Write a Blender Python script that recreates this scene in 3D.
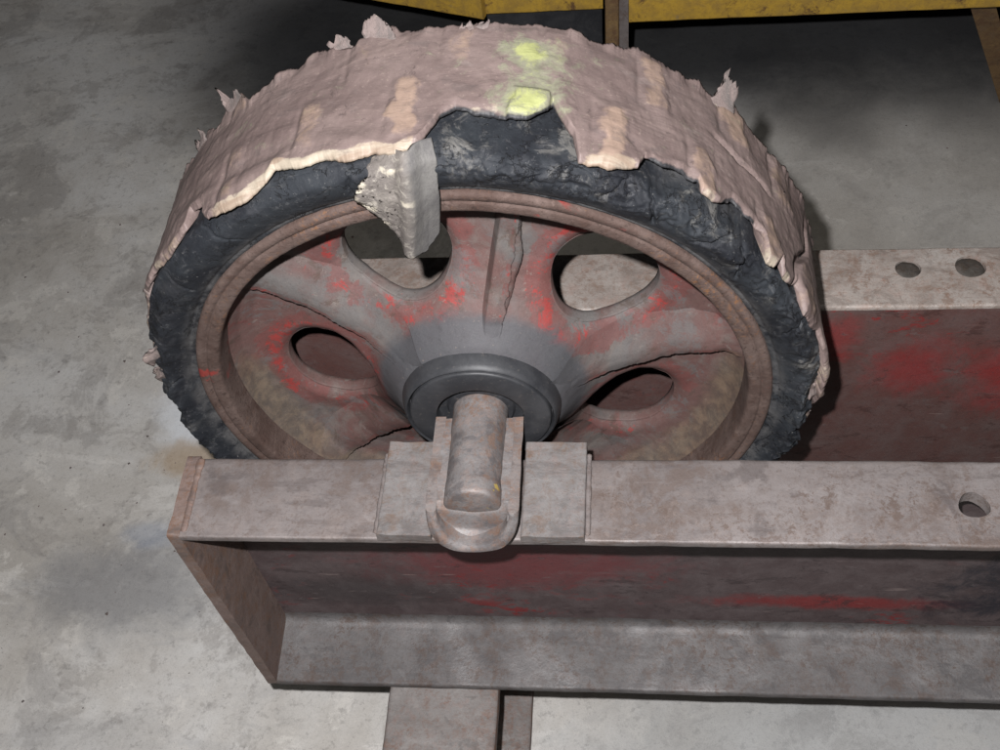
import bpy, bmesh, math, random
import numpy as np
from mathutils import Matrix, Vector

random.seed(4)
S = bpy.context.scene
for o in list(bpy.data.objects): bpy.data.objects.remove(o)
COL = S.collection

# ------------------------------------------------------------------ camera
RT = np.array([0.9933956, 0.0647863, -0.0946996])
UP = np.array([0.0052947, 0.7985778, 0.6018683])
FW = np.array([-0.1146178, 0.5983947, -0.7929606])
CAM = np.array([0.0, 0.0, 0.73])
cd = bpy.data.cameras.new('camera'); cam = bpy.data.objects.new('camera', cd); COL.objects.link(cam)
M = Matrix.Identity(4)
for i in range(3):
    M[i][0] = RT[i]; M[i][1] = UP[i]; M[i][2] = -FW[i]; M[i][3] = CAM[i]
cam.matrix_world = M
cd.sensor_width = 36.0; cd.lens = 36.0 * 1.09684; cd.clip_start = 0.01; cd.clip_end = 100
S.camera = cam

# ------------------------------------------------------------------ light
w = bpy.data.worlds.new('World'); S.world = w; w.use_nodes = True
w.node_tree.nodes['Background'].inputs[0].default_value = (0.80, 0.87, 1.0, 1)
w.node_tree.nodes['Background'].inputs[1].default_value = 0.010
# the camera's own flash, a few centimetres up and to the left of the lens
fl = bpy.data.lights.new('camera_flash', 'SPOT'); fl.energy = 70.0; fl.shadow_soft_size = 0.007
fl.spot_size = math.radians(115); fl.spot_blend = 0.45; fl.color = (1.0, 0.985, 1.0)
flo = bpy.data.objects.new('camera_flash', fl); COL.objects.link(flo)
MF = M.copy(); p = CAM + UP * 0.047 - RT * 0.040
for i in range(3): MF[i][3] = p[i]
flo.matrix_world = MF
# the workshop's ceiling light, above and behind the photographer
al = bpy.data.lights.new('ceiling_light', 'AREA'); al.shape = 'RECTANGLE'; al.size = 2.2; al.size_y = 1.2
al.energy = 13.0; al.color = (1.0, 0.975, 0.93)
alo = bpy.data.objects.new('ceiling_light', al); COL.objects.link(alo)
alo.location = (0.3, -0.5, 2.6)
alo.rotation_euler = (Vector((0.0, 1.0, -0.4)) - alo.location).to_track_quat('-Z', 'Y').to_euler()
S.view_settings.view_transform = 'Standard'; S.view_settings.look = 'None'
S.view_settings.exposure = 0.0; S.view_settings.gamma = 1.0; S.view_settings.use_curve_mapping = False
S.render.engine = 'CYCLES'

# ------------------------------------------------------------------ noise
def _h(i, j, k, s):
    n = (i * 374761393 + j * 668265263 + k * 2147483647 + s * 1274126177) & 0xffffffff
    n = ((n ^ (n >> 13)) * 1274126177) & 0xffffffff
    n = ((n ^ (n >> 16)) * 2246822519) & 0xffffffff
    return ((n ^ (n >> 15)) & 0xffffff) / float(0x7fffff) - 1.0
def vn(P, s=0):
    P = np.asarray(P, float); I = np.floor(P).astype(np.int64); f = P - I; f = f * f * (3 - 2 * f)
    r = 0
    for a in (0, 1):
        for b in (0, 1):
            for c in (0, 1):
                wt = (f[:, 0] if a else 1 - f[:, 0]) * (f[:, 1] if b else 1 - f[:, 1]) * (f[:, 2] if c else 1 - f[:, 2])
                r = r + wt * _h(I[:, 0] + a, I[:, 1] + b, I[:, 2] + c, s)
    return r
def fbm(P, sc, oc=4, s=0, g=0.5):
    P = np.asarray(P, float) * sc; r = 0; a = 1; t = 0
    for o in range(oc):
        r = r + a * vn(P + 17.3 * o, s + o); t += a; a *= g; P = P * 2.03
    return r / t
def n1(x, sc, oc=3, s=0):
    x = np.asarray(x, float); return fbm(np.stack([x, x * 0 + 3.1, x * 0 + 7.7], 1), sc, oc, s)
def sm(a, b, x):
    t = np.clip((x - a) / (b - a), 0, 1); return t * t * (3 - 2 * t)

# ------------------------------------------------------------------ object helpers
def link_obj(o, parent=None, world=(0, 0, 0)):
    COL.objects.link(o); o.parent = parent
    pw = Vector((0, 0, 0)); q = parent
    while q: pw += q.location; q = q.parent
    o.location = Vector(world) - pw
    return o
def empty(name, loc, parent=None):
    o = bpy.data.objects.new(name, None); o.empty_display_size = 0.05
    return link_obj(o, parent, loc)
def tag(o, label=None, cat=None, kind=None, group=None):
    if label: o['label'] = label
    if cat: o['category'] = cat
    if kind: o['kind'] = kind
    if group: o['group'] = group
    return o
def obj(name, V, F, mats, parent=None, origin=None, fm=None, smooth=True, attrs=None):
    """V are world coordinates; the object's origin is put at `origin`."""
    V = np.asarray(V, float)
    if origin is None:
        origin = [(V[:, 0].min() + V[:, 0].max()) / 2, (V[:, 1].min() + V[:, 1].max()) / 2, V[:, 2].min()]
    me = bpy.data.meshes.new(name)
    me.from_pydata((V - np.array(origin)).tolist(), [], F if isinstance(F, list) else F.tolist())
    for m in (mats if isinstance(mats, (list, tuple)) else [mats]): me.materials.append(m)
    if fm is not None: me.polygons.foreach_set('material_index', np.asarray(fm, np.int32))
    if smooth: me.polygons.foreach_set('use_smooth', np.ones(len(me.polygons), bool))
    for k, v in (attrs or {}).items():
        a = me.attributes.new(k, 'FLOAT', 'POINT'); a.data.foreach_set('value', np.asarray(v, np.float32))
    me.update()
    return link_obj(bpy.data.objects.new(name, me), parent, origin)
def gridF(nu, nv, wu=False, wv=False, flip=False):
    u = np.arange(nu if wu else nu - 1); v = np.arange(nv if wv else nv - 1)
    U, Vv = np.meshgrid(u, v, indexing='ij'); U = U.ravel(); Vv = Vv.ravel()
    U2 = (U + 1) % nu; V2 = (Vv + 1) % nv
    q = np.stack([U * nv + Vv, U2 * nv + Vv, U2 * nv + V2, U * nv + V2], 1)
    return q[:, ::-1] if flip else q
def fix_normals(o):
    bm = bmesh.new(); bm.from_mesh(o.data); bmesh.ops.recalc_face_normals(bm, faces=bm.faces); bm.to_mesh(o.data); bm.free()
    return o
def auto_smooth(o, deg=35):
    bm = bmesh.new(); bm.from_mesh(o.data)
    for e in bm.edges:
        e.smooth = not (len(e.link_faces) == 2 and e.calc_face_angle(0) > math.radians(deg))
    bm.to_mesh(o.data); bm.free(); return o
def cut(o, cutter):
    m = o.modifiers.new('cut', 'BOOLEAN'); m.operation = 'DIFFERENCE'; m.object = cutter; m.solver = 'EXACT'
    dg = bpy.context.evaluated_depsgraph_get(); dg.update()
    me = bpy.data.meshes.new_from_object(o.evaluated_get(dg)); old = o.data
    o.modifiers.clear(); o.data = me; bpy.data.meshes.remove(old)
    cm = cutter.data; bpy.data.objects.remove(cutter); bpy.data.meshes.remove(cm)
def rounded_profile(pts, rad, seg=4):
    """2-D closed polygon with each corner rounded by its own radius."""
    out = []; n = len(pts)
    for i in range(n):
        p = np.array(pts[i], float); a = np.array(pts[i - 1], float) - p; b = np.array(pts[(i + 1) % n], float) - p
        la, lb = np.linalg.norm(a), np.linalg.norm(b); r = rad[i] if isinstance(rad, (list, tuple)) else rad
        if r <= 0: out.append(tuple(p)); continue
        a /= la; b /= lb; ang = math.acos(max(-1, min(1, a @ b))); d = min(r / math.tan(ang / 2), la * .45, lb * .45)
        s, e = p + a * d, p + b * d
        for k in range(seg + 1):
            t = k / seg; out.append(tuple((1 - t) ** 2 * s + 2 * t * (1 - t) * p + t * t * e))
    return out
def extrude(name, prof, axis, lo, hi, n, mats, parent, fmfun=None, rough=0.0006, rsc=60, seed=0, deg=40, densify=None, label=None):
    """closed 2-D profile swept along X ('x': profile is (Y,Z)) , Y ('y': (X,Z)) or Z ('z': (X,Y)); edges made slightly uneven."""
    P = np.array(prof, float)
    if densify:
        Q = []
        for i in range(len(P)):
            a, b = P[i], P[(i + 1) % len(P)]; k = max(1, int(np.linalg.norm(b - a) / densify))
            for j in range(k): Q.append(a + (b - a) * j / k)
        P = np.array(Q)
    m = len(P); t = np.linspace(lo, hi, n); V = np.zeros((n, m, 3))
    ax = {'x': (0, 1, 2), 'y': (1, 0, 2), 'z': (2, 0, 1)}[axis]
    V[:, :, ax[0]] = t[:, None]; V[:, :, ax[1]] = P[None, :, 0]; V[:, :, ax[2]] = P[None, :, 1]
    V = V.reshape(-1, 3)
    if rough:
        for k in range(3): V[:, k] += rough * (fbm(V, rsc, 3, seed + 31 * k) + 0.7 * fbm(V, rsc * 0.12, 2, seed + 7 + 31 * k))
    F = gridF(n, m, False, True).tolist(); F.append(list(range(m))[::-1]); F.append([(n - 1) * m + i for i in range(m)])
    fm = None
    o = obj(name, V, F, mats, parent)
    fix_normals(o)
    if fmfun:
        org = np.array(o.matrix_world.translation)
        q = o; org = np.zeros(3)
        while q: org += np.array(q.location); q = q.parent
        for pl in o.data.polygons: pl.material_index = fmfun(np.array(pl.center) + org, np.array(pl.normal))
    auto_smooth(o, deg)
    return o

# ------------------------------------------------------------------ materials
class Mat:
    def __init__(s, name):
        s.m = bpy.data.materials.new(name); s.m.use_nodes = True; s.t = s.m.node_tree; s.t.nodes.clear()
        s.tc = s.t.nodes.new('ShaderNodeTexCoord').outputs['Object']; s.nrm = None
    def n(s, typ, **kw):
        x = s.t.nodes.new(typ)
        for k, v in kw.items(): setattr(x, k, v)
        return x
    def put(s, sock, v):
        if hasattr(v, 'node'): s.t.links.new(v, sock)
        elif isinstance(v, (tuple, list)) and len(v) == 3 and sock.type == 'RGBA': sock.default_value = (*v, 1)
        else: sock.default_value = v
    def world(s): return s.n('ShaderNodeNewGeometry').outputs['Position']
    def mp(s, scale=(1, 1, 1), rot=(0, 0, 0), loc=(0, 0, 0), vec=None):
        x = s.n('ShaderNodeMapping'); s.put(x.inputs[0], vec or s.tc)
        x.inputs['Scale'].default_value = scale; x.inputs['Rotation'].default_value = rot; x.inputs['Location'].default_value = loc
        return x.outputs[0]
    def noise(s, sc, det=5, ro=0.6, dist=0.0, vec=None):
        x = s.n('ShaderNodeTexNoise'); s.put(x.inputs['Vector'], vec or s.tc)
        x.inputs['Scale'].default_value = sc; x.inputs['Detail'].default_value = det
        x.inputs['Roughness'].default_value = ro; x.inputs['Distortion'].default_value = dist
        return x.outputs['Fac']
    def voro(s, sc, feat='F1', vec=None):
        x = s.n('ShaderNodeTexVoronoi', feature=feat); s.put(x.inputs['Vector'], vec or s.tc); x.inputs['Scale'].default_value = sc
        return x.outputs['Distance']
    def ramp(s, f, *stops):
        x = s.n('ShaderNodeValToRGB'); s.put(x.inputs[0], f); e = x.color_ramp.elements
        while len(e) < len(stops): e.new(0.5)
        for i, (p, c) in enumerate(stops):
            e[i].position = p; e[i].color = (*c, 1) if isinstance(c, (tuple, list)) else (c, c, c, 1)
        return x.outputs[0]
    def st(s, f, a, b):
        x = s.n('ShaderNodeMapRange', interpolation_type='SMOOTHSTEP'); s.put(x.inputs[0], f)
        x.inputs[1].default_value = a; x.inputs[2].default_value = b; return x.outputs[0]
    def ma(s, op, a, b=0.0):
        x = s.n('ShaderNodeMath', operation=op); s.put(x.inputs[0], a); s.put(x.inputs[1], b); return x.outputs[0]
    def mix(s, f, a, b, bt='MIX'):
        x = s.n('ShaderNodeMix', data_type='RGBA', blend_type=bt); s.put(x.inputs['Factor'], f); s.put(x.inputs['A'], a); s.put(x.inputs['B'], b)
        return x.outputs['Result']
    def attr(s, name): return s.n('ShaderNodeAttribute', attribute_name=name).outputs['Fac']
    def xyz(s, v): x = s.n('ShaderNodeSeparateXYZ'); s.put(x.inputs[0], v); return x.outputs
    def blob(s, c, r, jit, vec, soft=0.45):
        """1 inside an uneven blot at c (x, y, z) of radii r, fading out at its rim."""
        x = s.n('ShaderNodeVectorMath', operation='SUBTRACT'); s.put(x.inputs[0], vec); x.inputs[1].default_value = c
        y = s.n('ShaderNodeVectorMath', operation='DIVIDE'); s.put(y.inputs[0], x.outputs[0]); y.inputs[1].default_value = r
        z = s.n('ShaderNodeVectorMath', operation='LENGTH'); s.put(z.inputs[0], y.outputs[0])
        d = s.ma('ADD', z.outputs['Value'], jit)
        return s.st(d, 1 + soft, 1 - soft)
    def cracks(s, sc, w_, loc, lo, hi):
        """thin wandering lines, present only in patches."""
        v = s.mp((1, 1, 1), loc=loc); d = s.ma('ABSOLUTE', s.ma('SUBTRACT', s.noise(sc, 5, .6, .6, v), .5))
        return s.ma('MULTIPLY', s.st(d, w_, w_ * .3), s.st(s.noise(sc * .45, 3, .5, 0, v), lo, hi))
    def bump(s, h, dist=0.001, st=1.0):
        x = s.n('ShaderNodeBump'); s.put(x.inputs['Height'], h); x.inputs['Distance'].default_value = dist; x.inputs['Strength'].default_value = st
        if s.nrm: s.put(x.inputs['Normal'], s.nrm)
        s.nrm = x.outputs[0]
    def out(s, col, rough=0.8, spec=0.3, metal=0.0, grain=0.6):
        gr = s.ramp(s.noise(750, 4, .8, 0, s.world()), (.30, .70), (.50, 1.0), (.70, 1.0))
        gr2 = s.ramp(s.noise(170, 5, .75, .4, s.world()), (.32, .78), (.48, 1.0), (.75, 1.0))
        col = s.mix(grain, s.mix(grain, col, gr, 'MULTIPLY'), gr2, 'MULTIPLY')
        b = s.n('ShaderNodeBsdfPrincipled'); o = s.n('ShaderNodeOutputMaterial')
        s.put(b.inputs['Base Color'], col); s.put(b.inputs['Roughness'], rough); s.put(b.inputs['Specular IOR Level'], spec); s.put(b.inputs['Metallic'], metal)
        if s.nrm: s.put(b.inputs['Normal'], s.nrm)
        s.t.links.new(b.outputs[0], o.inputs[0]); return s.m

def m_concrete():
    m = Mat('stained_concrete'); W = m.world()
    n_big = m.noise(2.6, 8, .66, .4, W); n_mid = m.noise(6.5, 10, .72, .5, W); n_m2 = m.noise(13, 10, .74, .3, W); n_fine = m.noise(80, 6, .75, 0, W); n_gr = m.noise(520, 3, .6, 0, W)
    streak = m.noise(3.0, 9, .70, .5, m.mp((1, 3.2, 1), (0, 0, math.radians(-52)), vec=W))
    c = m.ramp(n_big, (.34, (.36, .335, .30)), (.48, (.47, .448, .415)), (.62, (.57, .56, .54)))
    c = m.mix(m.ma('MULTIPLY', m.st(n_mid, .52, .60), .55), c, (.30, .285, .27))
    c = m.mix(m.ma('MULTIPLY', m.st(n_m2, .54, .60), .40), c, (.275, .255, .235))
    c = m.mix(m.ma('MULTIPLY', m.st(n_m2, .44, .39), .55), c, (.62, .595, .55))
    c = m.mix(m.ma('MULTIPLY', m.st(streak, .57, .63), .45), c, (.64, .62, .585))
    c = m.mix(m.ma('MULTIPLY', m.st(streak, .44, .36), .30), c, (.30, .295, .29))
    c = m.mix(m.ma('MULTIPLY', m.st(n_fine, .55, .64), .35), c, (.17, .16, .15))
    c = m.mix(m.ma('MULTIPLY', m.st(n_fine, .40, .32), .30), c, (.66, .63, .58))
    c = m.mix(m.ma('MULTIPLY', m.st(n_gr, .62, .70), .40), c, (.14, .135, .13))
    jit = m.ma('MULTIPLY', m.ma('SUBTRACT', m.noise(2.6, 3, .5, .2, W), .5), .55)
    jit2 = m.ma('MULTIPLY', m.ma('SUBTRACT', m.noise(16, 8, .72, .4, W), .5), 2.0)
    # oily stain and the yellow cart's shade painted into the slab colour, spilt white paint and small blots beside the wheel
    oil_shade = m.ma('MAXIMUM', m.blob((.55, 2.25, -.465), (1.45, .85, 1), jit, W, .09), m.blob((-.40, 1.68, -.465), (.44, .34, 1), jit, W, .5))
    c = m.mix(m.ma('MULTIPLY', oil_shade, .92), c, (.020, .022, .026))
    c = m.mix(m.ma('MULTIPLY', m.blob((.28, .33, -.465), (.36, .20, 1), m.ma('MULTIPLY', jit2, .3), W, .35), .62), c, (.215, .222, .222))
    c = m.mix(m.ma('MULTIPLY', m.blob((.50, 1.12, -.465), (.75, .36, 1), m.ma('MULTIPLY', jit2, .25), W, .35), .5), c, (.350, .332, .305))
    dk = m.blob((-.62, .57, -.465), (.12, .06, 1), jit2, W, .6)
    c = m.mix(m.ma('MULTIPLY', dk, .7), c, (.20, .20, .205))
    wp = m.blob((-.568, .850, -.465), (.075, .075, 1), m.ma('MULTIPLY', jit2, .6), W, .3)
    c = m.mix(m.ma('MULTIPLY', wp, .9), c, (.66, .68, .70))
    tn = m.blob((-.565, .765, -.465), (.06, .03, 1), jit2, W, .4)
    c = m.mix(m.ma('MULTIPLY', tn, .7), c, (.36, .26, .16))
    c = m.mix(m.ma('MULTIPLY', m.blob((-.607, .648, -.465), (.03, .016, 1), jit2, W, .6), .35), c, (.24, .29, .38))
    m.bump(n_fine, .0012, .5); m.bump(n_gr, .0004, .5)
    r = m.ma('SUBTRACT', .78, m.ma('MULTIPLY', oil_shade, .15))
    return m.out(c, r, .3)

def m_steel(name, base=(0.171, 0.150, 0.144), dark=(0.082, 0.069, 0.067), rust=(0.107, 0.075, 0.060), light=(0.240, 0.221, 0.216), rustamt=.5, sc=1.0, yellow=False, pink=(.195, .158, .142)):
    m = Mat(name)
    a = m.noise(9 * sc, 7, .65, .5); b = m.noise(38 * sc, 7, .7, .3); c_ = m.noise(220 * sc, 4, .7); d = m.noise(4 * sc, 5, .6, 1.0); e = m.noise(800, 2, .6)
    c = m.mix(m.ma('MULTIPLY', m.st(a, .40, .70), .6), base, dark)
    c = m.mix(m.ma('MULTIPLY', m.st(d, .5, .66), .45), c, light)
    c = m.mix(m.ma('MULTIPLY', m.st(b, .5, .66), .38), c, pink)
    h_ = m.noise(95 * sc, 6, .75, .4)
    c = m.mix(m.ma('MULTIPLY', m.st(h_, .55, .68), .22), c, dark)
    c = m.mix(m.ma('MULTIPLY', m.st(h_, .42, .32), .16), c, light)
    lin = m.noise(46 * sc, 8, .72, .3, m.mp((.22, 1, 1)))                                          # stains drawn out along the beam
    c = m.mix(m.ma('MULTIPLY', m.st(lin, .53, .64), .5), c, dark)
    c = m.mix(m.ma('MULTIPLY', m.st(lin, .44, .34), .3), c, light)
    c = m.mix(m.ma('MULTIPLY', m.ma('MULTIPLY', m.st(b, .52, .40), m.st(a, .40, .58)), rustamt), c, rust)
    c = m.mix(m.ma('MULTIPLY', m.st(m.noise(22 * sc, 10, .76, .6), .54, .66), .65 * rustamt), c, tuple(.75 * p_ + .25 * q_ for p_, q_ in zip(rust, dark)))
    c = m.mix(m.ma('MULTIPLY', m.st(c_, .56, .64), .42), c, tuple(.6 * p_ + .4 * q_ for p_, q_ in zip(rust, dark)))
    c = m.mix(m.ma('MULTIPLY', m.st(m.noise(300, 5, .8), .63, .67), .5), c, tuple(.5 * p_ for p_ in dark))
    pm = m.st(m.noise(9 * sc, 6, .7, .4, m.mp((1, 1, 1), loc=(4, 7, 2))), .46, .60)
    spk = m.st(m.noise(130, 9, .82, .3, m.mp((1, 1, 1), loc=(1, 8, 3))), .51, .56)
    c = m.mix(m.ma('MULTIPLY', m.ma('MULTIPLY', pm, spk), .80), c, tuple(.85 * p_ + .15 * q_ for p_, q_ in zip(rust, dark)))
    c = m.mix(m.ma('MULTIPLY', m.ma('MULTIPLY', pm, m.st(m.noise(150, 9, .82, .3, m.mp((1, 1, 1), loc=(6, 1, 9))), .54, .60)), .6), c, pink)
    sg_ = m.noise(16 * sc, 9, .74, .5, m.mp((1, 1, 1), loc=(9, 2, 6)))
    c = m.mix(m.ma('MULTIPLY', m.st(sg_, .54, .62), .55), c, dark)
    c = m.mix(m.ma('MULTIPLY', m.st(sg_, .43, .36), .35), c, light)
    scr = m.noise(150, 3, .6, .15, m.mp((.06, 1, 1), (0, 0, .12)))
    c = m.mix(m.ma('MULTIPLY', m.st(scr, .67, .72), .18), c, light)
    g = m.n('ShaderNodeNewGeometry').outputs['Pointiness']
    c = m.mix(m.ma('MULTIPLY', m.st(g, .54, .66), .35), c, rust)
    if yellow:
        yb = m.noise(26, 4, .6, .3)
        c = m.mix(m.ma('MULTIPLY', m.st(yb, .69, .73), .7), c, (.42, .31, .06))
    m.bump(b, .0012, .5); m.bump(h_, .0006, .5); m.bump(c_, .0005, .5)
    return m.out(c, m.ma('SUBTRACT', .66, m.ma('MULTIPLY', m.st(d, .45, .6), .18)), .40, .15, .45)

def m_web(name, brown=(.085, .045, .042), red=(.26, .018, .016), grey=(.14, .125, .125), redpos=.55, dark=(.028, .028, .034), blobs=()):
    """old red paint gone brown under grime, with scratches running along the beam."""
    m = Mat(name); W = m.world()
    a = m.noise(5, 6, .62, .4); b = m.noise(30, 7, .7, .4); f = m.noise(260, 4, .7)
    scr = m.noise(24, 5, .7, .2, m.mp((.30, 1, 1.6)))
    sc2 = m.noise(120, 3, .6, 0, m.mp((.12, 1, 1)))
    c = m.mix(m.st(b, .35, .68), brown, tuple(.55 * x + .45 * y for x, y in zip(brown, grey)))
    jit = m.ma('MULTIPLY', m.ma('SUBTRACT', m.noise(22, 10, .78, .5, W), .5), 3.0)
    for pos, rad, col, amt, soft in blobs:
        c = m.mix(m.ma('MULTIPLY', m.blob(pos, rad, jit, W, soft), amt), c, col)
    c = m.mix(m.ma('MULTIPLY', m.ma('MULTIPLY', m.st(a, redpos - .08, redpos + .06), m.st(m.noise(36, 10, .78, .4, m.mp((.5, 1, 1))), .53, .57)), .85), c, red)
    c = m.mix(m.ma('MULTIPLY', m.st(m.noise(48, 10, .8, .4, m.mp((.45, 1, 1), loc=(2, 2, 2))), .56, .60), .6), c, tuple(.5 * p_ for p_ in brown))
    c = m.mix(m.ma('MULTIPLY', m.st(m.noise(70, 9, .8, .4, m.mp((.5, 1, 1), loc=(5, 2, 1))), .60, .63), .5), c, grey)
    c = m.mix(m.ma('MULTIPLY', m.st(scr, .58, .74), .5), c, grey)
    c = m.mix(m.ma('MULTIPLY', m.st(sc2, .67, .74), .4), c, (.30, .24, .22))
    c = m.mix(m.ma('MULTIPLY', m.st(f, .56, .72), .4), c, dark)
    m.bump(b, .0008, .5); m.bump(f, .0004, .5)
    return m.out(c, .62, .32)

def m_tyre():
    m = Mat('old_black_rubber')
    a = m.noise(14, 7, .65, .5); b = m.noise(70, 6, .7, .6); f = m.noise(420, 4, .7); d = m.noise(34, 8, .75, 1.2)
    c = m.mix(m.st(a, .36, .66), (0.008, 0.009, 0.012), (0.020, 0.023, 0.027))
    tv = m.attr('torn')
    c = m.mix(m.ma('MULTIPLY', m.st(b, .50, .68), .45), c, (0.037, 0.038, 0.042))
    c = m.mix(m.ma('MULTIPLY', tv, m.ma('MULTIPLY', m.st(d, .52, .66), .7)), c, (0.139, 0.133, 0.122))
    c = m.mix(m.ma('MULTIPLY', m.st(d, .40, .26), .8), c, (0.005, 0.006, 0.007))
    c = m.mix(m.ma('MULTIPLY', m.st(m.noise(140, 8, .78, .6), .62, .66), .5), c, (0.100, 0.100, 0.100))
    c = m.mix(m.ma('MULTIPLY', m.st(f, .66, .70), .6), c, (0.172, 0.165, 0.156))
    dust = m.attr('dust')
    c = m.mix(m.ma('MULTIPLY', dust, m.st(m.noise(45, 6, .7, .3), .36, .62)), c, (0.113, 0.109, 0.106))
    ck = m.ma('MAXIMUM', m.cracks(38, .012, (2, 5, 1), .48, .58), m.cracks(85, .016, (6, 1, 4), .50, .60))
    c = m.mix(m.ma('MULTIPLY', ck, .8), c, (.004, .004, .005))
    scf = m.noise(90, 9, .8, .4, m.mp((1, 1, 1), loc=(3, 9, 2)))
    c = m.mix(m.ma('MULTIPLY', m.st(scf, .57, .62), .45), c, (.075, .076, .078))
    m.bump(m.ma('SUBTRACT', 1.0, ck), .0014, .7)
    m.bump(b, .0012, .5); m.bump(d, .0012, .6); m.bump(f, .0005, .5)
    return m.out(c, .72, .22)

def m_tread():
    m = Mat('torn_pink_tread')
    a = m.noise(16, 6, .6, .6); b = m.noise(60, 7, .7, .5); f = m.noise(380, 4, .7)
    flow = m.noise(30, 5, .6, 1.0, m.mp((.5, 1.6, .5)))
    c = m.mix(m.st(a, .34, .66), (0.127, 0.093, 0.086), (0.161, 0.121, 0.111))
    c = m.mix(m.ma('MULTIPLY', m.st(b, .52, .70), .40), c, (0.098, 0.071, 0.066))
    c = m.mix(m.ma('MULTIPLY', m.st(flow, .56, .70), .40), c, (0.186, 0.141, 0.126))
    c = m.mix(m.ma('MULTIPLY', m.st(f, .60, .66), .45), c, (0.251, 0.198, 0.169))
    c = m.mix(m.ma('MULTIPLY', m.st(m.noise(90, 8, .78, .5), .60, .64), .6), c, (0.060, 0.045, 0.043))
    pk = m.attr('stripe')
    c = m.mix(m.ma('MULTIPLY', m.st(m.ma('ADD', pk, m.ma('MULTIPLY', m.ma('SUBTRACT', b, .5), 2.2)), .35, 1.0), .85), c, (0.263, 0.187, 0.144))
    yl = m.attr('yellow'); yb = m.ma('ADD', yl, m.ma('MULTIPLY', m.ma('SUBTRACT', m.noise(60, 8, .75, .6), .5), 2.8))
    c = m.mix(m.ma('MULTIPLY', m.st(yb, .22, .70), .6), c, (0.210, 0.229, 0.149))
    c = m.mix(m.ma('MULTIPLY', m.st(yb, .66, 1.15), .85), c, (0.316, 0.335, 0.133))
    cr = m.ma('ADD', m.attr('cream'), m.ma('MULTIPLY', m.ma('SUBTRACT', m.noise(110, 8, .75, .6), .5), 2.4))
    lines = m.noise(16, 4, .6, .4, m.mp((1, 14, 1)))
    cc = m.mix(m.st(lines, .40, .62), (0.216, 0.163, 0.122), (0.299, 0.257, 0.200))
    c = m.mix(m.ma('MULTIPLY', m.st(cr, .35, .80), .95), c, cc)
    dk = m.ma('ADD', m.attr('dark'), m.ma('MULTIPLY', m.ma('SUBTRACT', b, .5), 1.0))
    c = m.mix(m.st(dk, .4, .75), c, (0.024, 0.024, 0.026))
    sm1 = m.noise(34, 9, .76, .5, m.mp((.6, 1.3, .6), loc=(7, 3, 1)))
    c = m.mix(m.ma('MULTIPLY', m.st(sm1, .55, .63), .40), c, (0.083, 0.069, 0.066))
    c = m.mix(m.ma('MULTIPLY', m.st(sm1, .42, .34), .30), c, (0.213, 0.177, 0.164))
    m.bump(b, .0007, .4); m.bump(flow, .0022, .5); m.bump(f, .0003, .35)
    return m.out(c, .58, .34, 0, .35)

def m_wheel():
    m = Mat('worn_red_and_grey_paint')
    a = m.noise(9, 6, .62, .8); b = m.noise(32, 7, .7, .6); d = m.noise(18, 7, .7, .8); f = m.noise(300, 4, .7); g = m.noise(5, 4, .6, .5)
    c = m.mix(m.st(a, .37, .53), (0.097, 0.089, 0.085), (0.103, 0.058, 0.052))
    c = m.mix(m.ma('MULTIPLY', m.st(b, .47, .68), .6), c, (0.125, 0.109, 0.098))
    rd = m.ma('ADD', m.attr('redpaint'), m.ma('MULTIPLY', m.ma('SUBTRACT', d, .5), 2.4))
    c = m.mix(m.ma('MULTIPLY', m.st(rd, .36, .50), .6), c, (0.129, 0.042, 0.038))
    hi = m.ma('ADD', m.ma('MULTIPLY', m.attr('redpaint'), .8), m.ma('MULTIPLY', m.ma('SUBTRACT', m.noise(42, 10, .78, .7), .5), 3.4))
    c = m.mix(m.ma('MULTIPLY', m.st(hi, .66, .76), .70), c, (0.258, 0.027, 0.023))
    c = m.mix(m.ma('MULTIPLY', m.st(m.noise(46, 10, .8, .5), .57, .61), .6), c, (0.064, 0.045, 0.035))
    c = m.mix(m.ma('MULTIPLY', m.st(m.noise(85, 9, .8, .5), .60, .63), .6), c, (0.161, 0.138, 0.122))
    ch = m.noise(28, 11, .80, .5, m.mp((1, 1, 1), loc=(8, 1, 5)))
    c = m.mix(m.ma('MULTIPLY', m.st(ch, .545, .575), .62), c, (.098, .092, .090))
    c = m.mix(m.ma('MULTIPLY', m.st(ch, .43, .40), .45), c, (.066, .046, .040))
    gr = m.ma('ADD', m.attr('grime'), m.ma('MULTIPLY', m.ma('SUBTRACT', b, .5), .8))
    c = m.mix(m.ma('MULTIPLY', m.st(gr, .3, .8), .92), c, (0.057, 0.058, 0.063))
    ru = m.ma('ADD', m.attr('rust'), m.ma('MULTIPLY', m.ma('SUBTRACT', d, .5), 1.4))
    rc = m.mix(m.st(m.noise(70, 7, .75, .4), .38, .64), (0.067, 0.052, 0.041), (0.132, 0.097, 0.067))
    c = m.mix(m.ma('MULTIPLY', m.st(ru, .30, 1.0), .8), c, rc)
    c = m.mix(m.ma('MULTIPLY', m.st(f, .62, .74), .5), c, (0.193, 0.155, 0.129))
    c = m.mix(m.ma('MULTIPLY', m.st(f, .42, .26), .4), c, (0.039, 0.032, 0.032))
    m.bump(b, .0012, .5); m.bump(f, .0004, .5)
    return m.out(c, .66, .32)

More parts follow.
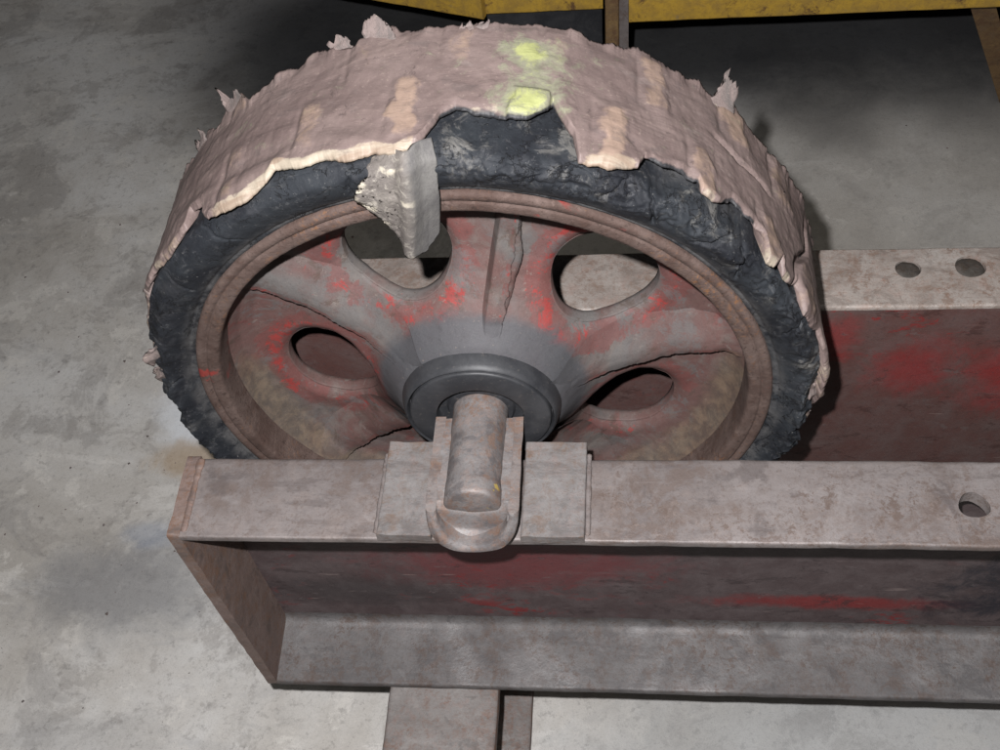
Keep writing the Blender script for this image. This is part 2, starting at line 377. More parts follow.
def m_rim():
    m = Mat('rusty_rim_steel')
    a = m.noise(22, 7, .68, .6); b = m.noise(95, 6, .72, .4); f = m.noise(420, 4, .7); d = m.noise(13, 6, .65, .6)
    c = m.mix(m.st(a, .36, .64), (0.061, 0.039, 0.032), (0.100, 0.071, 0.061))
    c = m.mix(m.ma('MULTIPLY', m.st(b, .50, .66), .6), c, (0.054, 0.031, 0.024))
    c = m.mix(m.ma('MULTIPLY', m.st(b, .44, .28), .5), c, (0.142, 0.102, 0.087))
    c = m.mix(m.ma('MULTIPLY', m.st(d, .62, .68), .7), c, (0.230, 0.024, 0.019))
    c = m.mix(m.ma('MULTIPLY', m.ma('MULTIPLY', m.st(d, .50, .36), m.st(m.noise(230, 7, .8, .3), .52, .60)), .6), c, (0.194, 0.086, 0.030))
    c = m.mix(m.ma('MULTIPLY', m.st(m.noise(170, 8, .8, .3), .56, .60), .65), c, (0.033, 0.021, 0.017))
    c = m.mix(m.ma('MULTIPLY', m.st(m.noise(150, 8, .8, .3, m.mp((1, 1, 1), loc=(3, 1, 2))), .61, .66), .5), c, (0.158, 0.086, 0.044))
    m.bump(b, .0009, .6); m.bump(f, .0008, .8)
    return m.out(c, .8, .25)

def m_hub():
    m = Mat('greasy_dark_steel')
    a = m.noise(30, 6, .65, .5); f = m.noise(300, 4, .7)
    c = m.mix(m.st(a, .36, .66), (0.020, 0.021, 0.024), (0.036, 0.037, 0.040))
    c = m.mix(m.ma('MULTIPLY', m.st(f, .60, .72), .5), c, (0.109, 0.096, 0.083))
    m.bump(a, .0006, .4); m.bump(f, .0003, .4)
    return m.out(c, .52, .4)

def m_yellow():
    m = Mat('chipped_yellow_paint')
    a = m.noise(34, 9, .78, .4); b = m.noise(60, 6, .7, .4); f = m.noise(300, 4, .7)
    c = m.mix(m.st(b, .35, .66), (.46, .285, .040), (.32, .20, .045))
    c = m.mix(m.st(a, .54, .64), c, (.12, .066, .030))
    c = m.mix(m.ma('MULTIPLY', m.st(a, .40, .34), .6), c, (.20, .16, .11))
    c = m.mix(m.ma('MULTIPLY', m.st(f, .58, .72), .4), c, (.07, .045, .02))
    m.bump(b, .001, .5); m.bump(f, .0005, .5)
    return m.out(c, .6, .35)

def m_flap():
    m = Mat('mottled_grey_rubber')
    v = m.voro(120); a = m.noise(110, 6, .75, .6); d = m.noise(40, 6, .7, .5); f = m.noise(500, 3, .7)
    c = m.mix(m.st(d, .36, .64), (0.107, 0.099, 0.093), (0.181, 0.168, 0.155))
    sm_ = m.attr('smooth')
    rough_c = m.mix(m.st(a, .52, .68), m.mix(m.st(d, .4, .62), (0.101, 0.089, 0.081), (0.144, 0.129, 0.115)), (0.268, 0.245, 0.212))
    rough_c = m.mix(m.st(a, .40, .28), rough_c, (0.047, 0.045, 0.042))
    rough_c = m.mix(m.st(m.noise(62, 3, .5, .3), .58, .66), rough_c, (0.335, 0.303, 0.245))
    c = m.mix(sm_, rough_c, m.mix(m.st(d, .4, .6), (0.090, 0.086, 0.084), (0.124, 0.119, 0.112)))
    m.bump(m.ma('MULTIPLY', a, m.ma('SUBTRACT', 1.0, sm_)), .0013, .8); m.bump(f, .0006, .6)
    return m.out(c, .75, .25)
def m_shred():
    m = Mat('frayed_tread_scrap')
    a = m.noise(120, 6, .75, .6); d = m.noise(40, 5, .7, .5)
    c = m.mix(m.st(d, .42, .6), (0.168, 0.132, 0.122), (0.104, 0.090, 0.084))
    c = m.mix(m.st(a, .56, .70), c, (0.336, 0.288, 0.232))
    c = m.mix(m.st(a, .40, .26), c, (0.056, 0.052, 0.048))
    m.bump(a, .0018, .8)
    return m.out(c, .72, .3)

CONC = m_concrete()
FLANGE = m_steel('dusty_grey_beam_steel')
PLATE = m_steel('pitted_plate_steel', (0.173, 0.162, 0.158), (0.085, 0.078, 0.076), (0.132, 0.078, 0.049), (0.243, 0.234, 0.228), .6, 1.7, False, (0.206, 0.149, 0.133))
AXLEM = m_steel('worn_axle_steel', (0.155, 0.145, 0.143), (0.065, 0.060, 0.062), (0.159, 0.089, 0.057), (0.223, 0.211, 0.206), .6, 2.2, True, (0.223, 0.154, 0.127))
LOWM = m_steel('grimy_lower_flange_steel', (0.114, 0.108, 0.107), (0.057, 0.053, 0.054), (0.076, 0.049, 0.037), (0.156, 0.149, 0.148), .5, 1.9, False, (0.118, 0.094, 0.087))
RUSTP = m_steel('brown_rusty_steel', (0.096, 0.067, 0.058), (0.036, 0.029, 0.026), (0.116, 0.064, 0.040), (0.168, 0.132, 0.116), .7, 1.6, False, (0.136, 0.088, 0.072))
REARF = m_steel('pale_rust_spotted_steel', (0.272, 0.240, 0.216), (0.144, 0.116, 0.100), (0.160, 0.100, 0.072), (0.368, 0.340, 0.316), .6, 1.8, False, (0.272, 0.184, 0.152))
XB = m_steel('cross_beam_steel', (0.188, 0.174, 0.166), (0.100, 0.092, 0.088), (0.160, 0.096, 0.072), (0.256, 0.240, 0.228), .6, 1.8, False, (0.216, 0.148, 0.128))
WEB = m_web('grimy_red_web_paint', (0.066, 0.047, 0.047), (0.172, 0.017, 0.017), (0.133, 0.109, 0.109), .60,
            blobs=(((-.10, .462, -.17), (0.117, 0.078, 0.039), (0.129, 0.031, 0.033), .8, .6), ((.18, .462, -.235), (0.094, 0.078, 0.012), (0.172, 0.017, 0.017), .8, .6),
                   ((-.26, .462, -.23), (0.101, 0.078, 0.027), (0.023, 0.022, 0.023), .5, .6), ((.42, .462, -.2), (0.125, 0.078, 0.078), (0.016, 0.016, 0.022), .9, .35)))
RWEB = m_web('red_brown_web_paint', (0.081, 0.039, 0.034), (0.175, 0.011, 0.011), (0.101, 0.082, 0.078), .62,
             blobs=(((.255, .62, -.085), (0.030, 0.074, 0.033), (0.201, 0.011, 0.013) , .55, .75), ((.36, .62, -.10), (0.047, 0.074, 0.045), (0.215, 0.010, 0.011), .62, .7), ((.18, .62, -.04), (0.020, 0.074, 0.022), (0.175, 0.022, 0.022), .6, .6)))
ENDP = m_steel('rust_brown_end_plate_steel', (.165, .120, .105), (.07, .055, .05), (.16, .088, .055), (.25, .20, .178), .7, 1.8, False, (.20, .135, .112)); TYRE = m_tyre(); TREAD = m_tread(); WHEEL = m_wheel(); RIM = m_rim(); HUB = m_hub(); BOLT = m_steel('dark_bolt_steel', (.050, .044, .038), (.022, .019, .017), (.045, .030, .02), (.09, .085, .075), .6, 3.0, False, (.09, .07, .06)); YEL = m_yellow(); YELR = m_steel('rusted_yellow_post_steel', (.20, .125, .055), (.07, .045, .03), (.12, .065, .035), (.30, .20, .08), .8, 2.0, False, (.17, .12, .085)); FLAP = m_flap(); SHRED = m_shred()

# ------------------------------------------------------------------ the setting: the slab
FZ = -0.465
g = np.linspace(-5, 5, 3)
X, Y = np.meshgrid(g, g + 1.5, indexing='ij')
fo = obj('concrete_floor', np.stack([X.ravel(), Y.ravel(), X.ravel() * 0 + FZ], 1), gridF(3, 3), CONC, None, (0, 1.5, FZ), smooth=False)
tag(fo, 'stained grey concrete floor with dark patch of oily stain and painted cart shade', None, 'structure')

# ------------------------------------------------------------------ the cart
XW, YW, ZW = -0.1134, 0.5, 0.0335           # wheel axis, front plane of its rim, axle height above the beam
XL, YF, FLW, H = -0.3579, 0.3949, 0.0742, 0.305
YR, RW = 0.6207, 0.0673
XR = 1.15
cart = empty('upturned_cart', (0.3, 0.5, FZ))
tag(cart, 'rusty cart frame of steel channel beams carrying a torn rubber-tyred wheel', 'cart')

# front channel, open towards the camera
T1, T2, WT = 0.0085, 0.013, 0.008
YB = YF + FLW
prof = [(YB, 0), (YF, 0), (YF, -T1), (YB - WT, -T2 - .002), (YB - WT, -H + T2 + .002), (YF, -H + T1), (YF, -H), (YB, -H)]
prof = rounded_profile(prof, [.006, .0022, .0035, .012, .012, .0035, .0022, .006], 4)
def fm_front(c, n):
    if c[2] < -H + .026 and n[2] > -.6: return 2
    return 1 if (n[1] < -.75 and -H + .026 < c[2] < -.016) else 0
fb = extrude('channel_beam', prof, 'x', XL + .010, XR, 170, [FLANGE, WEB, LOWM], cart, fm_front, .0007, 55, 3, 40)
def prism_cutter(cx, cy, pts, z0, z1):
    n = len(pts); V = [(cx + x, cy + y, z0) for x, y in pts] + [(cx + x, cy + y, z1) for x, y in pts]
    F = [list(range(n))[::-1], list(range(n, 2 * n))] + [[i, (i + 1) % n, n + (i + 1) % n, n + i] for i in range(n)]
    return fix_normals(obj('cutter', V, F, [], None, (0, 0, 0), smooth=False))
def blobpts(rx, ry, n, amp, seed):
    t = np.arange(n) / n * 2 * np.pi; k = 1 + amp * n1(np.cos(t) * 1.3 + 5, 1.2, 2, seed) + amp * .7 * np.sin(3 * t + seed)
    return [(rx * a * math.cos(b), ry * a * math.sin(b)) for a, b in zip(k, t)]
cut(fb, prism_cutter(.2533, .4288, blobpts(.0112, .0108, 26, .09, 3), -.03, .02))
auto_smooth(fb, 40)
fb['label'] = 'front beam with dusty grey flanges and red web'

# end plate closing the left end of the front channel
ep = extrude('end_plate', rounded_profile([(YF + .0005, .0006), (YB + .001, .0006), (YB + .001, -H - .001), (YF + .0005, -H - .001)], .003, 3), 'x', XL, XL + .0105, 5, ENDP, cart, None, .0008, 70, 9, 40, densify=.004)
# the weld bead running over the top of the joint
tt = np.linspace(0, 1, 60); ring = np.linspace(0, 2 * np.pi, 9)[:-1]
def bead(name, A, B, r, mat, parent, seed):
    A = np.array(A); B = np.array(B); d = B - A; d = d / np.linalg.norm(d); u = np.cross(d, (0, 0, 1.0)); u = u / np.linalg.norm(u); v = np.cross(u, d)
    V = []
    for i, t in enumerate(tt):
        rr = r * (1 + .55 * n1(np.array([t]), 16, 4, seed)[0]) * (1 if 0 < i < 59 else .2)
        for a in ring: V.append(A + (B - A) * t + rr * (math.cos(a) * u + .45 * math.sin(a) * v))
    F = gridF(60, 8, False, True).tolist()
    return fix_normals(obj(name, V, F, mat, parent))
bead('weld_bead', (XL + .013, YF + .004, -.0002), (XL + .012, YB - .002, -.0002), .0030, ENDP, cart, 2)
bead('weld_bead', (XL + .012, YB - WT - .002, -.012), (XL + .012, YB - WT - .002, -H + .014), .003, RUSTP, cart, 3)

# rear channel, its web towards the wheel
prof = [(YR, 0), (YR + RW, 0), (YR + RW, -T1), (YR + WT, -T2 - .002), (YR + WT, -H + T2 + .002), (YR + RW, -H + T1), (YR + RW, -H), (YR, -H)]
prof = rounded_profile(prof, [.004, .0022, .0035, .012, .012, .0035, .0022, .006], 4)
def fm_rear(c, n): return 1 if (n[1] < -.7 and c[2] < -.004) else 0
rb = extrude('channel_beam', prof, 'x', XL + .004, XR, 170, [REARF, RWEB], cart, fm_rear, .0007, 55, 23, 40)
for (cx, cy, r, sd) in ((.2421, .6633, .0108, 1), (.2938, .6645, .0128, 2)):
    cut(rb, prism_cutter(cx, cy, blobpts(r, r * .95, 28, .04, sd), -.03, .02))
auto_smooth(rb, 40)
for (cx, cy, r, sd) in ((.2421, .6633, .0108, 1), (.2938, .6645, .0128, 2)):      # old bolts sunk in the two holes
    pr_ = [(0.0003, -.0010), (r * .55, -.0010), (r * .90, -.0014), (r * .98, -.0030), (r * .95, -.022), (.0003, -.022)]
    t_ = np.arange(40) / 40 * 2 * np.pi
    V = np.array([[(cx + a_ * math.cos(q_), cy + a_ * math.sin(q_), b_) for a_, b_ in pr_] for q_ in t_]).reshape(-1, 3)
    V[:, 2] += .0016 * fbm(V, 160, 3, sd)
    fix_normals(obj('sunken_bolt', V, gridF(40, 6, True, False), BOLT, cart))
rb['label'] = 'rear beam with pale flange and red-brown web'

# saddle plate welded on the front beam
for (xa, xb, sd) in ((-.1895, XW - .0338, 41), (XW + .0338, -.0312, 47)):
    extrude('saddle_plate', rounded_profile([(xa, -.0005), (xa, .0082), (xb, .0082), (xb, -.0005)], [0, .0018, .0018, 0], 3), 'y', YF - .0015, YB + .009, 44, PLATE, cart, None, .0009, 80, sd, 40, densify=.003)
bead('weld_bead', (-.0296, YF + .004, .001), (-.0296, YB + .003, .0006), .0021, FLANGE, cart, 6)
bead('weld_bead', (-.1912, YF + .004, .001), (-.1912, YB + .003, .0006), .0021, FLANGE, cart, 8)

# axle cradle: a half pipe, square cut and worn round at its front end
AR = 0.0216; YA = 0.4035
RO, RI, ZC = .0345, .0262, .0352
yc0, yc1 = .3825, .4832
ang = np.radians(np.linspace(178, 362, 44))
sec = [(RO * math.cos(a_), RO * math.sin(a_)) for a_ in ang] + [(RI * math.cos(a_), RI * math.sin(a_)) for a_ in ang[::-1]]
sec = np.array(sec); ny = 60; V = np.zeros((ny, len(sec), 3))
for j, y in enumerate(np.linspace(0, 1, ny)):
    rad = np.hypot(sec[:, 0], sec[:, 1]); mid = (RO + RI) / 2
    e0 = np.clip(1 - (y * (yc1 - yc0)) / .004, 0, 1); k = 1 - .55 * e0 ** 2                       # rounded lip at the front end
    rr_ = mid + (rad - mid) * k; sx = sec[:, 0] / rad * rr_; sz = sec[:, 1] / rad * rr_
    up_ = np.clip(sec[:, 1] / RO + .75, 0, .76)                                                     # the walls stand back a little at the front
    yy = yc0 + (yc1 - yc0) * y; V[j, :, 0] = XW + sx; V[j, :, 2] = ZC + sz; V[j, :, 1] = yy + (.024 * up_ ** 1.6) * (1 - y) ** 2
V = V.reshape(-1, 3)
for k in range(3): V[:, k] += .0009 * fbm(V, 60, 4, 90 + k) + .0006 * fbm(V, 22, 2, 95 + k)
F = gridF(ny, len(sec), False, True).tolist(); F.append(list(range(len(sec)))[::-1]); F.append([(ny - 1) * len(sec) + i for i in range(len(sec))])
auto_smooth(fix_normals(obj('axle_cradle', V, F, AXLEM, cart)), 60)
# weld metal filling the cradle round the bar and dished in front of its end
nx_, ny_ = 50, 90
xs = np.linspace(-.0275, .0275, nx_); ysf = np.linspace(.3925, .4815, ny_)
Xf, Yf_ = np.meshgrid(xs, ysf, indexing='ij'); Xf = Xf.ravel(); Yf_ = Yf_.ravel()
pin = ZC - np.sqrt(np.clip(RI ** 2 - Xf ** 2, 0, None))
lev = np.interp(Yf_, [.3925, .398, YA - .001, YA + .004, .43, .4815], [.0085, .0115, .0260, .0310, .0345, .0350]) + 9 * Xf ** 2
Zf = np.maximum(np.minimum(lev, .0365), pin - .002) + .0013 * fbm(np.stack([Xf, Yf_, Xf * 0], 1), 70, 4, 99)
fix_normals(obj('weld_fill', np.stack([Xf + XW, Yf_, Zf], 1), gridF(nx_, ny_), AXLEM, cart))

# axle: a round bar ending just short of the tongue
nt, na = 60, 48
ys = np.concatenate([[YA, YA + .0002, YA + .001, YA + .0025], np.linspace(YA + .005, .63, nt - 4)])
rr = np.concatenate([[.0001, AR - .0028, AR - .0012, AR - .0002], np.full(nt - 4, AR)])
rr[4:] *= 1 - .035 * sm(.418, .424, ys[4:]) * sm(.470, .462, ys[4:])
a = np.arange(na) / na * 2 * np.pi
V = np.stack([XW + rr[:, None] * np.cos(a), np.repeat(ys[:, None], na, 1), ZW + rr[:, None] * np.sin(a)], -1).reshape(-1, 3)
nn = fbm(V, 80, 3, 12); V[:, 2] += .0006 * nn; V[:, 0] += .0006 * fbm(V, 80, 3, 14)
fix_normals(auto_smooth(obj('axle', V, gridF(nt, na, False, True), AXLEM, cart), 50))

# cross beam under the frame, resting on the slab
def rect(x0, x1, z0, z1, r): return rounded_profile([(x0, z0), (x0, z1), (x1, z1), (x1, z0)], r, 3)
prof = rounded_profile([(-.2345, -.3057), (-.1250, -.3057), (-.1250, -.3170), (-.160, -.3215), (-.160, FZ + .014), (-.1050, FZ + .010), (-.1050, FZ + .0005), (-.2345, FZ + .0005), (-.2345, FZ + .011), (-.190, FZ + .014), (-.190, -.3215), (-.2345, -.317)],
                       [.004, .005, .003, .008, .008, .004, .002, .002, .004, .008, .008, .003], 4)
def fm_x(c, n): return 0 if n[2] > .8 and c[2] > -.32 else (0 if n[2] > .6 and c[0] > -.16 else 1)
extrude('cross_beam', prof, 'y', .02, .73, 90, [XB, RUSTP], cart, fm_x, .0009, 60, 61, 40)

# ------------------------------------------------------------------ the wheel
wheel = empty('wheel', (XW, YW, ZW), cart)
wheel['label'] = 'worn five-spoke wheel with torn pink tread over black rubber'
O = np.array([XW, YW, ZW]); D = math.pi / 180
def polar(th, r, y):                        # th, r, y arrays -> world
    return np.stack([XW + r * np.cos(th), YW + y, ZW + r * np.sin(th)], -1)

# ---- black rubber body
NT = 1500
th = np.arange(NT) / NT * 2 * np.pi
side_r = np.linspace(.2225, .2610, 44)
def sidey(r):                               # bulge of the front sidewall
    t = (r - .2225) / (.2610 - .2225)
    return .004 - .0135 * np.sin(np.clip(t * 1.35, 0, 1) * np.pi / 2) + .006 * sm(.72, 1.0, t)
R0 = np.concatenate([side_r, [.2615] * 10, side_r[::-1][::4]])
Y0 = np.concatenate([sidey(side_r), np.linspace(.004, .100, 10), .104 - sidey(side_r[::-1][::4])])
NR = len(R0)
TH = np.repeat(th[:, None], NR, 1); RR = np.repeat(R0[None], NT, 0).copy(); YY = np.repeat(Y0[None], NT, 0).copy()
P = polar(TH, RR, YY).reshape(-1, 3)
deg = (TH / D).ravel() ; deg = np.where(deg > 270, deg - 360, deg)
torn = sm(-30, 0, deg) * sm(96, 84, deg) + .35 * sm(150, 175, deg)
torn *= sm(.236, .250, RR.ravel())
torn = np.clip(torn + .12, 0, 1)
n_a = fbm(P, 34, 5, 51, .6); n_b = fbm(P, 120, 4, 52, .6); n_c = fbm(P, 14, 3, 53)
ridg = 1 - np.abs(fbm(P, 46, 4, 54, .55)) * 3.0
front = sm(.05, .01, YY.ravel())
ter = fbm(P * np.array([1, .6, 1]), 38, 3, 56, .5) * 3.2; ter = (np.floor(ter) + sm(.62, .98, ter - np.floor(ter))) / 3.2
dy = .0013 * n_c + .0006 * n_a + torn * (.0022 * n_a + .0016 * n_b + .0062 * ter + .0016 * np.clip(ridg, 0, 1) ** 4 * np.sign(n_c))
dr = torn * (.0050 * n_a - .0035) * sm(.250, .262, RR.ravel()) + .0016 * n_b * sm(.255, .264, RR.ravel()) * (.4 + torn)
# chips out of the outer edge down both flanks
low = sm(148, 162, deg) + sm(12, 0, deg) * sm(-60, -20, deg)
dr -= np.clip(low, 0, 1) * sm(.238, .258, RR.ravel()) * (.0085 + .0080 * n1(deg * .16, 1.7, 4, 9) + .0045 * n1(deg * .9, 1.0, 3, 19))
# cracks across the sidewall
def crack(d0, slope, r0, r1, wdt, dep, seed):
    rr_ = RR.ravel(); dd = (deg - d0) * D * rr_ - slope * (rr_ - r0) - .003 * n1(rr_ * 160, 1, 3, seed)
    return dep * np.exp(-(dd / wdt) ** 2) * sm(r0 - .003, r0 + .003, rr_) * sm(r1 + .003, r1 - .003, rr_) * front
for c_ in ((104.5, -.35, .228, .252, .0011, .0035, 1), (84.5, .1, .230, .243, .0009, .0025, 2), (126, .5, .235, .262, .0008, .0015, 3), (57, .6, .238, .262, .0012, .006, 4),
           (49, -.8, .240, .262, .0013, .006, 5), (38, .9, .236, .260, .0012, .005, 6), (66, -.7, .244, .262, .001, .004, 7), (143, -.3, .236, .258, .0008, .0015, 8), (22, .5, .240, .262, .0012, .005, 9), (171, .4, .235, .255, .0009, .002, 10)):
    dy = dy + crack(*c_)
r_ = RR.ravel()
seam = .0012 * np.exp(-((r_ - .2275) / .0012) ** 2) * front            # moulded ring next to the rim
dy = dy + seam
RR = (r_ + dr).reshape(NT, NR); YY = (YY.ravel() + dy * np.where(Y0[None].repeat(NT, 0).ravel() > .05, -.6, 1)).reshape(NT, NR)
dust = np.clip(sm(.236, .226, r_) * .55 + .5 * sm(.5, .9, fbm(P, 9, 3, 77) + .45 * sm(80, 30, deg)), 0, 1)
fix_normals(obj('tyre', polar(TH, RR, YY).reshape(-1, 3), gridF(NT, NR, True, True), TYRE, wheel, O, attrs={'torn': torn, 'dust': dust}))

# ---- rim: two rounded rusty rings and the inner wall behind them
pr = [(.2236, .012), (.2236, .0035), (.2231, .0012), (.2220, .0000), (.2200, -.0004), (.2168, .0000), (.2159, .0014), (.2151, .0014), (.2144, .0004), (.2132, .0002), (.2085, .0006), (.2066, .0012), (.2056, .0026), (.2051, .006), (.2049, .012), (.2048, .022), (.2048, .050), (.2060, .060), (.2236, .060)]
pr = np.array(pr); NT2 = 900; NP = len(pr)
th2 = np.arange(NT2) / NT2 * 2 * np.pi
TH2 = np.repeat(th2[:, None], NP, 1); R2 = np.repeat(pr[None, :, 0], NT2, 0); Y2 = np.repeat(pr[None, :, 1], NT2, 0)
P = polar(TH2, R2, Y2).reshape(-1, 3)
na_ = fbm(P, 240, 4, 61, .7); nb_ = fbm(P, 24, 3, 62)
R2 = (R2.ravel() + .0002 * na_ + .0003 * nb_).reshape(NT2, NP); Y2 = (Y2.ravel() + .0003 * na_ + .0004 * nb_).reshape(NT2, NP)
fix_normals(obj('rim', polar(TH2, R2, Y2).reshape(-1, 3), gridF(NT2, NP, True, True), RIM, wheel, O))

# ---- dished disc with five oval holes
RIBS = [78, 148.5, 222, 294, 6]
HOLES = [114, 42, 186, -30, 258]
HC, HA, HB = .1310, .0385, .0425            # hole centre radius, radial and tangential half axes
def discy(r):
    return np.interp(r, [.045, .056, .066, .078, .092, .108, .125, .150, .172, .188, .198, .2045], [-.008, -.0065, .0015, .0155, .0290, .0395, .0465, .0505, .0500, .0465, .0385, .0275])
def hole_uv(x, zz, a):
    c, s = math.cos(a * D), math.sin(a * D)
    return x * c + zz * s - HC, -x * s + zz * c
def hole_f(x, zz):
    best = np.full(len(x), 9.0)
    for a in HOLES:
        u, v = hole_uv(x, zz, a); v2 = v / (HB * (1 + .06 * u / HA)); best = np.minimum(best, np.sqrt((u / HA) ** 2 + v2 ** 2))
    return best
def surf(x, zz):
    r = np.hypot(x, zz); y = discy(r)
    y = y + .0050 * np.clip(1 - (hole_f(x, zz) - 1) / .26, 0, 1) ** 2      # lip rolling into the hole
    Q = np.stack([x, zz, zz * 0], 1)
    return y + .0011 * fbm(Q, 22, 3, 71) + .0005 * fbm(Q, 90, 3, 72)
NTd, NRd = 960, 130
thd = np.arange(NTd) / NTd * 2 * np.pi; rd = np.linspace(.045, .2045, NRd)
Xd = (rd[None] * np.cos(thd)[:, None]).ravel(); Zd = (rd[None] * np.sin(thd)[:, None]).ravel()
hf = hole_f(Xd, Zd)
snap = (hf < 1.0) & (hf > .965)
for a in HOLES:                              # pull the ring of vertices just inside each hole onto its outline
    u, v = hole_uv(Xd, Zd, a); k = np.sqrt((u / HA) ** 2 + (v / (HB * (1 + .06 * u / HA))) ** 2)
    mk = snap & (k < 1.0); s_ = np.where(mk, 1 / np.maximum(k, .5), 1)
    for _ in range(3):
        k2 = np.sqrt((u * s_ / HA) ** 2 + (v * s_ / (HB * (1 + .06 * u * s_ / HA))) ** 2); s_ = np.where(mk, s_ / np.maximum(k2, .2), 1)
    c, s = math.cos(a * D), math.sin(a * D); u2, v2 = u * s_ + HC, v * s_
    Xd = np.where(mk, u2 * c - v2 * s, Xd); Zd = np.where(mk, u2 * s + v2 * c, Zd)
Yd = surf(Xd, Zd)
Fd = gridF(NTd, NRd, True, False); keep = (hf[Fd] > .965).all(1); Fd = Fd[keep]
Vd = np.stack([Xd + XW, Yd + YW, Zd + ZW], 1)
used = np.unique(Fd); mp_ = np.full(len(Vd), -1); mp_[used] = np.arange(len(used))
def paint_attrs(V):
    x, zz = V[:, 0] - XW, V[:, 2] - ZW; r = np.hypot(x, zz); dg = np.degrees(np.arctan2(zz, x))
    hfv = hole_f(x, zz)
    red = .78 * np.exp(-((hfv - 1.25) / .32) ** 2) * (.75 + .7 * (n1(dg * .02, 1, 2, 8))) + .25 * sm(.15, .19, r) * sm(0, 40, dg) - .35 * sm(.165, .20, r) * sm(.2, -.4, zz / np.maximum(r, .01))
    red = red - .5 * sm(.09, .06, r)
    grime = 1.15 * sm(.100, .066, r)
    rust = .9 * sm(.168, .198, r) * sm(.25, -.15, zz / r) + .25 * sm(.19, .204, r)
    return {'redpaint': red, 'grime': grime, 'rust': rust}
fix_normals(obj('wheel_disc', Vd[used], mp_[Fd], WHEEL, wheel, O, attrs=paint_attrs(Vd[used])))
# collar inside each hole
NH = 120
for a in HOLES:
    t = np.arange(NH) / NH * 2 * np.pi
    rings = []
    for (k, dpt) in ((1.006, -.0006), (.994, .0015), (.984, .004), (.978, .007), (.976, .0105), (1.02, .0110), (1.03, .006)):
        u = HA * k * np.cos(t); v = HB * k * np.sin(t) * (1 + .06 * np.cos(t) * k)
        c, s = math.cos(a * D), math.sin(a * D); xx = (u + HC) * c - v * s; zz = (u + HC) * s + v * c
        u1 = HA * np.cos(t); v1 = HB * np.sin(t) * (1 + .06 * np.cos(t)); x1 = (u1 + HC) * c - v1 * s; z1 = (u1 + HC) * s + v1 * c
        yy = surf(x1, z1) + dpt 
        Q = np.stack([xx, zz, yy], 1); rings.append(np.stack([xx + XW, yy + YW + .0005 * fbm(Q, 80, 2, 5), zz + ZW], 1))
    V = np.stack(rings, 1).reshape(-1, 3)
    fix_normals(obj('hole_collar', V, gridF(NH, 7, True, True), WHEEL, wheel, O, attrs={'redpaint': np.full(len(V), .1), 'grime': np.full(len(V), .1), 'rust': np.full(len(V), .25)}))
# ---- five cast spokes standing out of the disc
def spoke(a, wtop, up_w, dn_w, seed, r1=.2046):
    """up_w / dn_w: how far the flank runs out on the side facing up / down; the lower one is a ragged step."""
    ns, nc = 110, 27
    r = np.linspace(.056, r1, ns); V = np.zeros((ns, nc, 3))
    c, s = math.cos(a * D), math.sin(a * D); sg = 1.0 if math.cos(a * D) > 0 else -1.0            # + tangential side faces up on the right half
    crest = np.interp(r, [.056, .064, .078, .10, .15, .19, .204], [.004, .0020, .0135, .0250, .0372, .0365, .0290])
    base = discy(r) + .004; base_up = discy(r) + .0012
    rag = .0022 * n1(r * 150, 1, 4, seed) + .0010 * n1(r * 700, 1, 2, seed + 1)
    u = np.linspace(-1, 1, nc)
    for j, q in enumerate(u):
        aq = abs(q); up_side = (q * sg) > 0; fw_ = up_w if up_side else dn_w
        grow = sm(.058, .085, r)
        if aq < .34: wid = np.sign(q) * (aq / .34) * wtop / 2 * (.6 + .4 * grow); t = 0 * r
        else:
            k = (aq - .34) / .66; wid = np.sign(q) * (wtop / 2 + fw_ * k) * (.6 + .4 * grow); t = 0 * r + (k if up_side else sm(.0, .55, k))
        yv = crest * (1 - t) + (base_up if up_side else base) * t + .0008 * (aq / .34) ** 2 * (aq < .34)
        wv = wid + (0 if up_side else rag * (aq > .2))
        V[:, j, 0] = XW + r * c - wv * s; V[:, j, 2] = ZW + r * s + wv * c; V[:, j, 1] = YW + yv
    V = V.reshape(-1, 3); V[:, 1] += .0009 * fbm(V, 60, 3, seed + 3)
    at = paint_attrs(V); uu = np.tile(u, ns) * sg
    at['redpaint'] = at['redpaint'] * .9 + .40 * (uu < -.10) * (uu > -.55); at['rust'] = at['rust'] * .8 + .30 * (uu < -.1) * (uu > -.4)
    return fix_normals(obj('spoke', V, gridF(ns, nc), WHEEL, wheel, O, attrs=at))
for i, a in enumerate(RIBS): spoke(a, .0125 if i == 0 else .012, .004 if i == 0 else .030, .003 if i == 0 else .0035, 80 + i * 7)
# thin broken flake of casting skin beside the top spoke
fl_r = np.linspace(.074, .165, 46); V = []
for k, r in enumerate(fl_r):
    wd = .0015 + .0055 * math.exp(-((r - .128) / .018) ** 2) + .0022 * math.exp(-((r - .10) / .012) ** 2) + .0010 * n1(np.array([r * 300]), 1, 3, 4)[0]
    for q in (0, .5, 1):
        vv = -.0062 - wd * q; c, s = math.cos(78 * D), math.sin(78 * D)
        yy = np.interp(r, [.06, .10, .15, .19], [.009, .0280, .0402, .040]) + .002 * q
        V.append((XW + r * c - vv * s, YW + yy, ZW + r * s + vv * c))
V = np.array(V); V2 = V + np.array([0, .003, 0])
F = gridF(46, 3).tolist(); F2 = [[i + len(V) for i in q[::-1]] for q in F]; nb = len(V)
rim_idx = [i * 3 + 2 for i in range(46)]
F3 = [[rim_idx[i], rim_idx[i + 1], rim_idx[i + 1] + nb, rim_idx[i] + nb] for i in range(45)]
Va = np.vstack([V, V2]); fix_normals(obj('casting_flake', Va, F + F2 + F3, WHEEL, wheel, O, attrs=paint_attrs(Va)))

